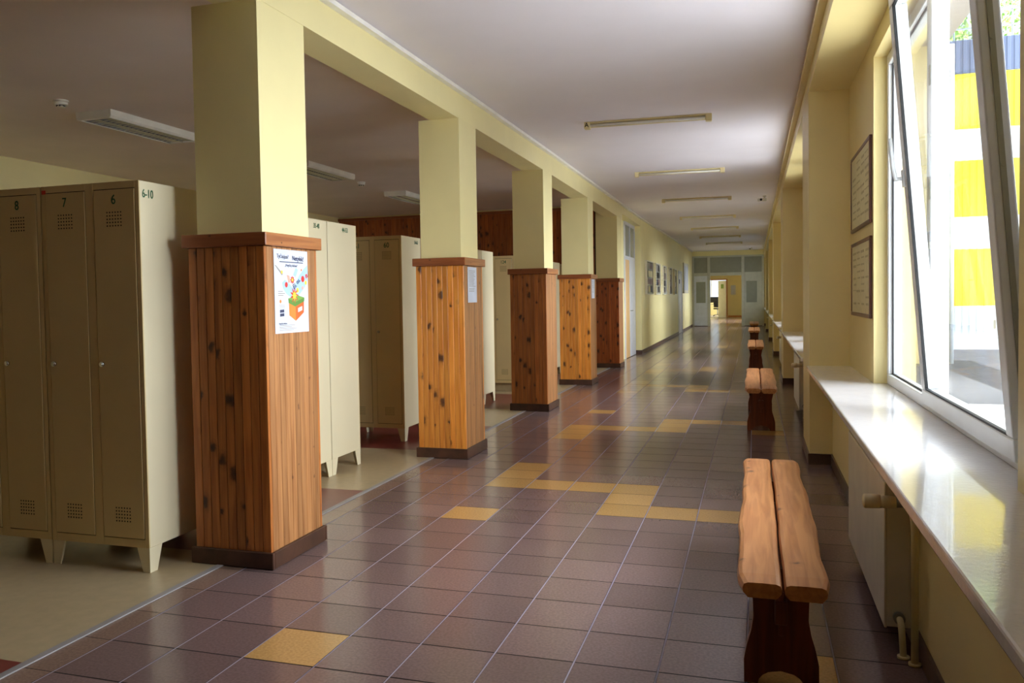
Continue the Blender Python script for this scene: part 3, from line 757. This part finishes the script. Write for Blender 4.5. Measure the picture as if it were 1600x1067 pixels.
for k in range(3):
    b = MB(); y, z = U(.10, .50+.024*k); b.box(.0008, .0014, y, y+(.045, .066, .05)[k], z-.002, z+.002); b.build('printed_line', 'inkg', pr)
ptext('Paty\u010di\u0173 d\u0117\u017eut\u0117', .10, .885, .013, 'ink', align='LEFT')
for k in range(4):
    b = MB(); y, z = U(.12, .907+.019*k); b.box(.0008, .0014, y, y+(.15, .12, .17, .14)[k], z-.0013, z+.0013); b.build('printed_line', 'inkg', pr)
for k in range(3):
    b = MB(); y, z = U(.12, .66+.018*k); b.box(.0008, .0014, y, y+.055, z-.001, z+.001); b.build('printed_line', 'inkg', pr)
# notices
def notice(k, y0, y1, z0, z1, label):
    r, hy_, hz_ = on_face('notice', y0, y1, z0, z1, COLS[k][1]-.018+.0025, label, cat='notice')
    rnd = random.Random(k); b = MB(); z = hz_-.03
    while z > -hz_+.08:
        b.box(.0008, .0014, -hy_+.03, hy_-.03-rnd.uniform(0, .06), z-.002, z+.002); z -= rnd.choice((.012, .012, .02))
    b.build('printed_lines', 'ink' if k == 9 else 'inkg', r)
notice(1, 4.63, 4.87, 1.30, 1.60, 'white printed notice pinned on the second column')
notice(3, 10.68, 10.93, 1.31, 1.60, 'small white notice pinned on the fourth column')

# ------------------------------------------------------------------ ceiling lights in the corridor
def make_batten():
    root = empty('ceiling_light')
    b = MB(); b.box(-.60, .60, .0, .035, -.05, -.0, .004, 1); b.box(-.60, .60, -.035, .0, -.018, -.0, .004, 1); b.build('batten', 'batten', root)
    b = MB(); b.cyl((0, -.018, -.036), .0135, 1.12, 'X', 14); b.build('tube', 'tube', root)
    for s in (-1, 1):
        b = MB(); b.box(s*.585-.03, s*.585+.03, -.04, .038, -.068, -.0, .008, 2); b.build('end_cap', 'batten', root)
    return root
bt = make_batten()
names = ['nearest', 'second', 'third', 'fourth', 'fifth', 'sixth', 'seventh']
for k, y in enumerate((6.42, 10.2, 13.95, 17.9, 21.5, 25.3, 29.0)):
    o = bt if k == 0 else copy_tree(bt)
    o.location = (1.44, y, CZ(y)); o.rotation_euler = (0, 0, .05 if k < 3 else .0)
    tag(o, 'cream unlit fluorescent batten on the corridor ceiling, %s from the viewer%s' % (names[k], ', marked A' if k == 0 else ''), 'ceiling light', 'fluorescent battens on the corridor ceiling')
tx = text('A', .06, 'black', 'letter_mark', bt, (-.588, -.0415, -.034), FACE_Y, bold=.001)

# recessed louvre lights of the locker room
def make_louvre():
    """runs along +Y from the origin, hung under the ceiling"""
    root = empty('louvre_light'); W, L, h = .38, 1.27, .075
    b = MB(); c = .02
    prof = [(-W/2, 0), (W/2, 0), (W/2, -h+c), (W/2-c*.7, -h), (W/2-.03, -h), (W/2-.03, -.02), (-W/2+.03, -.02), (-W/2+.03, -h), (-W/2+c*.7, -h), (-W/2, -h+c)]
    for pa, pb, pc, pd in [(prof[1], prof[2], prof[3], prof[4]), (prof[0], prof[9], prof[8], prof[7])]:
        pass
    b.prism([(W/2-.03, 0), (W/2, 0), (W/2, -h+c), (W/2-c*.7, -h), (W/2-.03, -h)], 'Y', 0, L)
    b.prism([(-W/2, 0), (-W/2+.03, 0), (-W/2+.03, -h), (-W/2+c*.7, -h), (-W/2, -h+c)], 'Y', 0, L)
    b.box(-W/2+.03, W/2-.03, 0, .03, -h, 0, .003, 1); b.box(-W/2+.03, W/2-.03, L-.03, L, -h, 0, .003, 1); b.box(-W/2+.03, W/2-.03, .03, L-.03, -.02, 0)
    b.build('housing', 'fixture', root)
    b = MB(); n = 20
    for sx in (-1, 0, 1):
        b.box(sx*.15-.006, sx*.15+.006, .03, L-.03, -h+.004, -.022)
    for i in range(n):
        y = .03+(L-.06)*(i+.5)/n
        for sx in (-1, 1):
            b.hexa([(sx*.078-.068, y-.002, -h+.006), (sx*.078+.068, y-.002, -h+.006), (sx*.078+.068, y+.002, -h+.006), (sx*.078-.068, y+.002, -h+.006)],
                   [(sx*.078-.068, y-.010, -.03), (sx*.078+.068, y-.010, -.03), (sx*.078+.068, y+.010, -.03), (sx*.078-.068, y+.010, -.03)])
    b.build('louvre', 'louvre', root)
    b = MB(); b.cyl((-.078, L/2, -.035), .012, L-.1, 'Y', 12); b.cyl((.078, L/2, -.035), .012, L-.1, 'Y', 12); b.build('tube', 'tube', root)
    return root
lv = make_louvre()
for k, (x, y, lb) in enumerate([(-3.14, 4.07, 'white louvred ceiling light above the nearest lockers, left of the first column'), (-2.93, 7.2, 'white louvred ceiling light showing just right of the first column'), (-2.97, 10.35, 'white louvred ceiling light partly hidden by the second column')]):
    o = lv if k == 0 else copy_tree(lv)
    o.location = (x, y, 3.06); tag(o, lb, 'ceiling light', 'louvred lights on the locker room ceiling')
# smoke detectors
def make_smoke():
    root = empty('smoke_detector')
    b = MB(); b.cyl((0, 0, -.008), .062, .016, 'Z', 28); b.cyl((0, 0, -.028), .055, .028, 'Z', 28); b.build('base', 'plastic', root)
    b = MB()
    for i in range(6):
        a = i*PI/3; b.box(.03*math.cos(a)-.006, .03*math.cos(a)+.006, .03*math.sin(a)-.006, .03*math.sin(a)+.006, -.056, -.042)
    b.build('sensor_slot', 'dark', root)
    b = MB(); b.cyl((0, 0, -.055), .034, .008, 'Z', 24); b.build('sensor_cap', 'plastic', root)
    return root
sm = make_smoke(); sm.location = (-3.11, 3.67, 3.06); tag(sm, 'small round smoke detector on the ceiling above the nearest lockers', 'smoke detector', 'smoke detectors')
o = copy_tree(sm); o.location = (-3.0, 9.2, 3.06); tag(o, 'small round smoke detector between the second and third louvred lights', 'smoke detector', 'smoke detectors')
# cameras on the corridor ceiling
def make_cam():
    root = empty('security_camera')
    b = MB(); b.cyl((0, 0, -.008), .035, .016, 'Z', 20); b.cyl((0, 0, -.03), .014, .04, 'Z', 12); b.build('mount', 'plastic', root)
    b = MB(); b.box(-.12, .04, -.035, .035, -.10, -.04, .014, 3); b.build('housing', 'plastic', root)
    b = MB(); b.cyl((-.06, -.036, -.07), .022, .008, 'Y', 18); b.build('lens', 'black', root)
    return root
sc_ = make_cam(); sc_.location = (2.62, 14.2, CZ(14.2)); tag(sc_, 'small white security camera on the ceiling near the window wall', 'security camera', 'security cameras')
o = copy_tree(sc_); o.location = (2.35, 33.2, CZ(33.2)); tag(o, 'tiny distant security camera on the ceiling before the glazed partition', 'security camera', 'security cameras')

# ------------------------------------------------------------------ left wall doors, picture row, board
d = struct(empty('door_1', (-.19, 16.0, 0)))
b = MB(); L = 1.6
b.box(0, .03, 0, .07, 0, 2.93); b.box(0, .03, L-.06, L, 0, 2.93); b.box(0, .03, .07, L-.06, 2.12, 2.2); b.box(0, .03, .07, L-.06, 2.86, 2.93); b.box(0, .03, L/2-.03, L/2+.03, 2.2, 2.86)
b.build('door_frame', 'door_w', d)
b = MB(); b.box(.008, .014, .07, L-.06, 2.2, 2.86); b.build('transom_pane', 'frost', d)
b = MB(); b.box(.0, .035, .075, .60, .01, 2.12, .003, 1); b.build('door_leaf', 'door_l', d)['label'] = 'wooden side leaf'
b = MB(); b.box(.0, .04, .605, L-.065, .01, 2.12, .003, 1); b.build('door_leaf', 'door_w', d)
b = MB(); b.cyl((.06, .70, 1.02), .008, .05, 'X', 10); b.box(.078, .09, .68, .80, 1.01, 1.03, .004, 1); b.build('door_handle', 'hw', d)
d = struct(empty('door_2', (fx(28.7)-.05, 27.87, 0)))
b = MB(); L = 1.66; b.box(0, .065, 0, .06, 0, 2.2); b.box(0, .065, L-.06, L, 0, 2.2); b.box(0, .065, .06, L-.06, 2.13, 2.2); b.build('door_frame', 'door_w', d)
b = MB(); b.box(.0, .045, .062, L-.062, .01, 2.13, .003, 1); b.build('door_leaf', 'door_w', d)
b = MB(); b.box(.046, .05, .5, .8, 1.75, 1.9); b.build('door_sign', 'ink', d)
picy = [(18.35, 19.75), (20.35, 21.5), (22.3, 23.25), (24.15, 25.05), (25.95, 26.8)]
for k, (y0, y1) in enumerate(picy):
    x = fx((y0+y1)/2); root = empty('display_frame', (x+.004, (y0+y1)/2, 1.78)); hy = (y1-y0)/2
    tag(root, 'white-framed display of small pictures, %s in the row on the left wall' % (['first', 'second', 'middle', 'fourth', 'last'][k]), 'display frame', 'white display frames on the left wall')
    b = MB(); f = .05; b.box(0, .05, -hy, hy, .39, .41); b.box(0, .05, -hy, hy, -.41, -.39); b.box(0, .05, -hy, -hy+f, -.39, .39); b.box(0, .05, hy-f, hy, -.39, .39); b.build('frame', 'plastic', root)
    b = MB(); b.box(0.001, .018, -hy+f, hy-f, -.39, .39); p = b.build('backing', 'frost', root)
    rnd = random.Random(k+4); n = 0
    mats = ['frame_w', 'inkg', 'inkg', 'mount', 'asphalt', 'gap']
    for r in range(4):
        for c in range(3):
            b = MB(); ya = -hy+f+(2*hy-2*f)*c/3; za = .37-.185*r
            b.box(.018, .022, ya+.02, ya+(2*hy-2*f)/3-.01, za-.165, za-.01); b.build('photo_print', rnd.choice(mats), p)
x = fx(31); root = empty('notice_board', (x+.003, 31.0, 1.98)); tag(root, 'white notice board between the far door and the glazed partition', 'notice board')
b = MB(); b.box(0, .05, -1.0, 1.0, -.56, .56, .004, 1); b.build('board', 'plastic', root)
b = MB()
for c in (-1, -.34, .32): b.box(.05, .058, c, c+.05, -.56, .56)
b.box(.05, .058, .95, 1.0, -.56, .56); b.build('board_divider', 'inkg', root)
b = MB()
for c in (-.86, -.2, .46):
    b.box(.05, .054, c, c+.42, -.45, .45)
b.build('pinned_sheets', 'paper', root)

# ------------------------------------------------------------------ glazed partition
d = struct(empty('door_3', (0, YE, 0)))
b = MB(); xl, xr = fx(YE), 2.836
b.box(xl, xr, -.0, .08, 3.0, 3.35); b.build('plaster_header', 'wall', d)
b = MB()
for x0, x1 in ((xl, xl+.08), (.54, .66), (1.93, 2.05), (xr-.09, xr)): b.box(x0, x1, -.01, .07, 0, 3.0, .004, 1)
for z0, z1 in ((2.93, 3.0), (2.15, 2.28)):
    for x0, x1 in ((xl+.08, .54), (.66, 1.93), (2.05, xr-.09)): b.box(x0, x1, -.006, .066, z0, z1)
b.build('frame', 'door_g', d)
for x0, x1 in ((xl+.08, .54), (.66, 1.93), (2.05, xr-.09)):
    b = MB(); b.box(x0, x1, .028, .034, 2.28, 2.93); b.build('transom_pane', 'frost', d)
for x0, x1, gx0, gx1, lab in ((xl+.08, .54, xl+.16, .46, 'left'), (2.05, xr-.09, 2.12, 2.55, 'right')):
    b = MB(); b.box(x0, x1, .01, .055, .02, 1.0); b.box(x0, x1, .01, .055, 1.9, 2.15); b.box(x0, gx0, .01, .055, 1.0, 1.9); b.box(gx1, x1, .01, .055, 1.0, 1.9)
    lf = b.build('side_leaf', 'door_w' if lab == 'left' else 'door_g', d)
    b = MB(); b.box(gx0, gx1, .03, .036, 1.0, 1.9); b.build('pane', 'frost', lf)
b = MB(); b.box(xl, .54, -.004, .07, 0, .02); b.box(2.05, xr, -.004, .07, 0, .02); b.build('threshold', 'skirt', d)
# lobby beyond and the room at its end
b = MB(); b.box(-.3, -.28+.0, 51, 51.12, 0, 3.4); b.box(-.3, 3.36, 51, 51.12, 2.27, 3.4); b.box(.92, 3.36, 51, 51.12, 0, 2.27); struct(b.build('wall_end', 'wall'))
b = MB(); b.box(.95, 2.83, 50.985, 51.0, 0, .09); struct(b.build('baseboard_end', 'orange_w'))
b = MB(); b.box(-3.2, -3.0, 51.1, 57, 0, 3.4); b.box(2.4, 2.6, 51.1, 57, 0, .85); b.box(2.4, 2.6, 51.1, 57, 2.7, 3.4); b.box(2.4, 2.6, 51.1, 51.9, .85, 2.7); b.box(2.4, 2.6, 56.2, 57, .85, 2.7); b.box(-3.2, 2.6, 56.8, 57, 0, .85); b.box(-3.2, 2.6, 56.8, 57, 2.7, 3.4); b.box(-3.2, 2.6, 51, 57, 3.3, 3.45); b.box(-3.2, -.29, 51, 51.12, 0, 3.4)  # opening in the right side wall added to brighten this room
struct(b.build('wall_far_room', 'wall'))
b = MB(); b.quad([(-3.2, 51.0, 0.0), (2.6, 51.0, 0.0), (2.6, 57, 0.0), (-3.2, 57, 0.0)]); struct(b.build('floor', 'lino'))
d = struct(empty('window_8', (0, 56.8, .85)))
b = MB()
for x in (-3, -1.6, -.3, 1.0, 2.3): b.box(x, x+.07, .02, .09, 0, 1.85)
b.box(-3, 2.4, .02, .09, 0, .06); b.box(-3, 2.4, .02, .09, 1.79, 1.85); b.build('window_frame', 'pvc', d)
b = MB(); b.box(-3, 2.4, .05, .056, .06, 1.79); b.build('pane', 'glass', d)
d = struct(empty('door_4', (.9, 51.06, 0)))
b = MB(); b.box(-.04, .02, -.09, .05, 0, 2.28); b.box(-1.2, -.04, -.09, .05, 2.22, 2.28); b.build('door_frame', 'orange_w', d)
b = MB(); b.box(-.86, 0, -.02, .02, .01, 2.2, .003, 1); lf = b.build('door_leaf', 'door_w', d, (-.05, .06, 0)); lf.rotation_euler.z = -math.radians(56)
b = MB(); b.box(-.55, -.25, -.024, -.02, 1.72, 1.98); b.build('door_sign', 'greenp', lf)
r = empty('notice', (1.25, 50.99, 1.62)); tag(r, 'white sheet pinned on the yellow wall beyond the glazed partition', 'notice')
b = MB(); b.box(-.14, .14, -.004, .004, -.28, .28); b.build('sheet', 'paper', r)
# desk, monitor and chair in the far room
d = empty('desk', (-.1, 54.0, 0)); tag(d, 'pale desk in the bright far room, seen through the doorway', 'desk')
b = MB(); b.box(-.9, .6, -.35, .35, .72, .75, .004, 1); b.build('desk_top', 'mount', d)
for sx in (-.85, .52):
    for sy in (-.3, .27): b = MB(); b.box(sx, sx+.04, sy, sy+.04, .001, .72); b.build('leg', 'rail', d)
d = empty('monitor', (0.0, 54.05, .75)); tag(d, 'black computer monitor on the desk in the far room', 'monitor')
b = MB(); b.box(-.28, .28, -.02, .02, .10, .46, .006, 1); b.build('screen', 'black', d)
b = MB(); b.box(-.03, .03, -.02, .02, .01, .12); b.box(-.12, .12, -.09, .09, 0.001, .014, .003, 1); b.build('stand', 'black', d)
d = empty('office_chair', (.25, 53.2, 0)); tag(d, 'black swivel chair in front of the desk in the far room', 'chair')
b = MB(); b.box(-.24, .24, -.24, .22, .44, .52, .03, 3); b.build('seat', 'black', d)
b = MB(); b.box(-.22, .22, -.29, -.23, .56, 1.0, .025, 3); b.build('backrest', 'black', d)
b = MB(); b.cyl((0, 0, .27), .025, .34, 'Z', 12); b.box(-.02, .02, -.28, -.22, .46, .62); b.build('column_post', 'rail', d)
b = MB()
for i in range(5):
    a = i*2*PI/5; b.tube([(0, 0, .10), (.28*math.cos(a), .28*math.sin(a), .07)], .018, 8)
b.build('star_base', 'black', d)
for i in range(5):
    a = i*2*PI/5; b = MB(); b.sphere((.28*math.cos(a), .28*math.sin(a), .031), .03, 10); b.build('castor', 'black', d)

# ------------------------------------------------------------------ outside
b = MB(); b.mi = 0; b.quad([(3.36, -12, -.15), (30, -12, -.15), (30, 10.4, -.15), (3.36, 10.4, -.15)])
b.mi = 1; b.quad([(3.36, 10.4, -.15), (30, 10.4, -.15), (30, 60, -.15), (3.36, 60, -.15)])
struct(b.build('ground', ['concrete', 'asphalt']))
d = empty('building', (9.0, 22.0, -.15)); tag(d, 'neighbouring building with yellow and white striped ribbed cladding and slate blue top', 'building')
def ribs(z0, z1, mt, nm):
    b = MB(); b.box(-3.2, 14, .02, .3, z0, z1)
    x = -3.2
    while x < 5.0: b.box(x, x+.09, 0, .03, z0, z1, .012, 1); x += .16
    b.build(nm, mt, d)
zs = [(0, .33, 'fac_w', 'plinth'), (.33, 1.10, 'fac_w', 'white_band'), (1.10, 2.52, 'fac_y', 'yellow_band'), (2.52, 3.33, 'fac_w', 'white_band'), (3.33, 4.73, 'fac_y', 'yellow_band'), (4.73, 5.51, 'fac_w', 'white_band'), (5.51, 6.88, 'fac_y', 'yellow_band'), (6.88, 7.72, 'fac_b', 'roof_band')]
for z0, z1, mt, nm in zs:
    if nm == 'plinth':
        b = MB(); b.box(-3.2, 14, -.03, .3, z0+.002, z1); b.build(nm, mt, d)
    else: ribs(z0, z1, mt, nm)
text('1', .3, 'inkg', 'wall_number', d, (-.88, -.012, .62), FACE_Y, bold=.01)
b = MB(); b.box(-3.2, 14, .3, 8, 0.002, 7.6); b.build('building_mass', 'fac_w', d)
b = MB()
for k in range(12): b.cyl((-3+k*1.3, .5, 8.1), .02, .9, 'Z', 8)
b.box(-3.2, 12, .48, .52, 8.5, 8.54); b.box(-3.2, 12, .48, .52, 8.1, 8.13); b.build('roof_railing', 'rail', d)
d = empty('building_wing', (4.7, 17.2, -.15)); tag(d, 'pale yellow rendered projecting wing with grey eaves seen through the window', 'building')
b = MB(); b.box(-1.33, 1.46, 0, .35, .002, 6.45); b.build('wall', 'ext', d)
b = MB(); b.box(-1.33, 1.40, -7.5, .35, 6.42, 6.62); b.build('eaves', 'soffit', d)
b = MB(); b.cyl((1.50, -.06, 3.2), .05, 6.38, 'Z', 12); b.build('downpipe', 'fac_w', d)
def tree(x, y, z0, zc, R, n, label, seed):
    rnd = random.Random(seed); d = empty('tree', (x, y, -.15)); tag(d, label, 'tree', 'trees beyond the striped building')
    b = MB(); b.tube([(0, 0, 0), (.1, .1, zc*.4), (0, 0, zc)], .22, 10)
    for k in range(5):
        a = k*1.26; b.tube([(0, 0, zc*.6), (R*.3*math.cos(a), R*.3*math.sin(a), zc*.85), (R*.6*math.cos(a), R*.6*math.sin(a), zc+R*.2)], .07, 8)
    b.build('trunk', 'bark', d)
    b = MB()
    for k in range(n):
        v = Vector((rnd.gauss(0, 1), rnd.gauss(0, 1), rnd.gauss(0, 1))).normalized()*R*(rnd.random()**.4)
        v.z *= .9; p = Vector((0, 0, zc+R*.3))+v; s = rnd.uniform(.07, .16)
        u1 = Vector((rnd.gauss(0, 1), rnd.gauss(0, 1), rnd.gauss(0, 1))).normalized(); u2 = u1.orthogonal().normalized()
        b.quad([p-u1*s, p-u2*s*.6, p+u1*s, p+u2*s*.6])
    f = b.build('foliage', 'leaf', d)
tree(9.2, 33, 0, 9.5, 3.6, 5200, 'leafy green tree above the striped building, left one in the window', 1)
tree(17.2, 34, 0, 10.0, 3.8, 5200, 'leafy green tree above the striped building, right one in the window', 2)
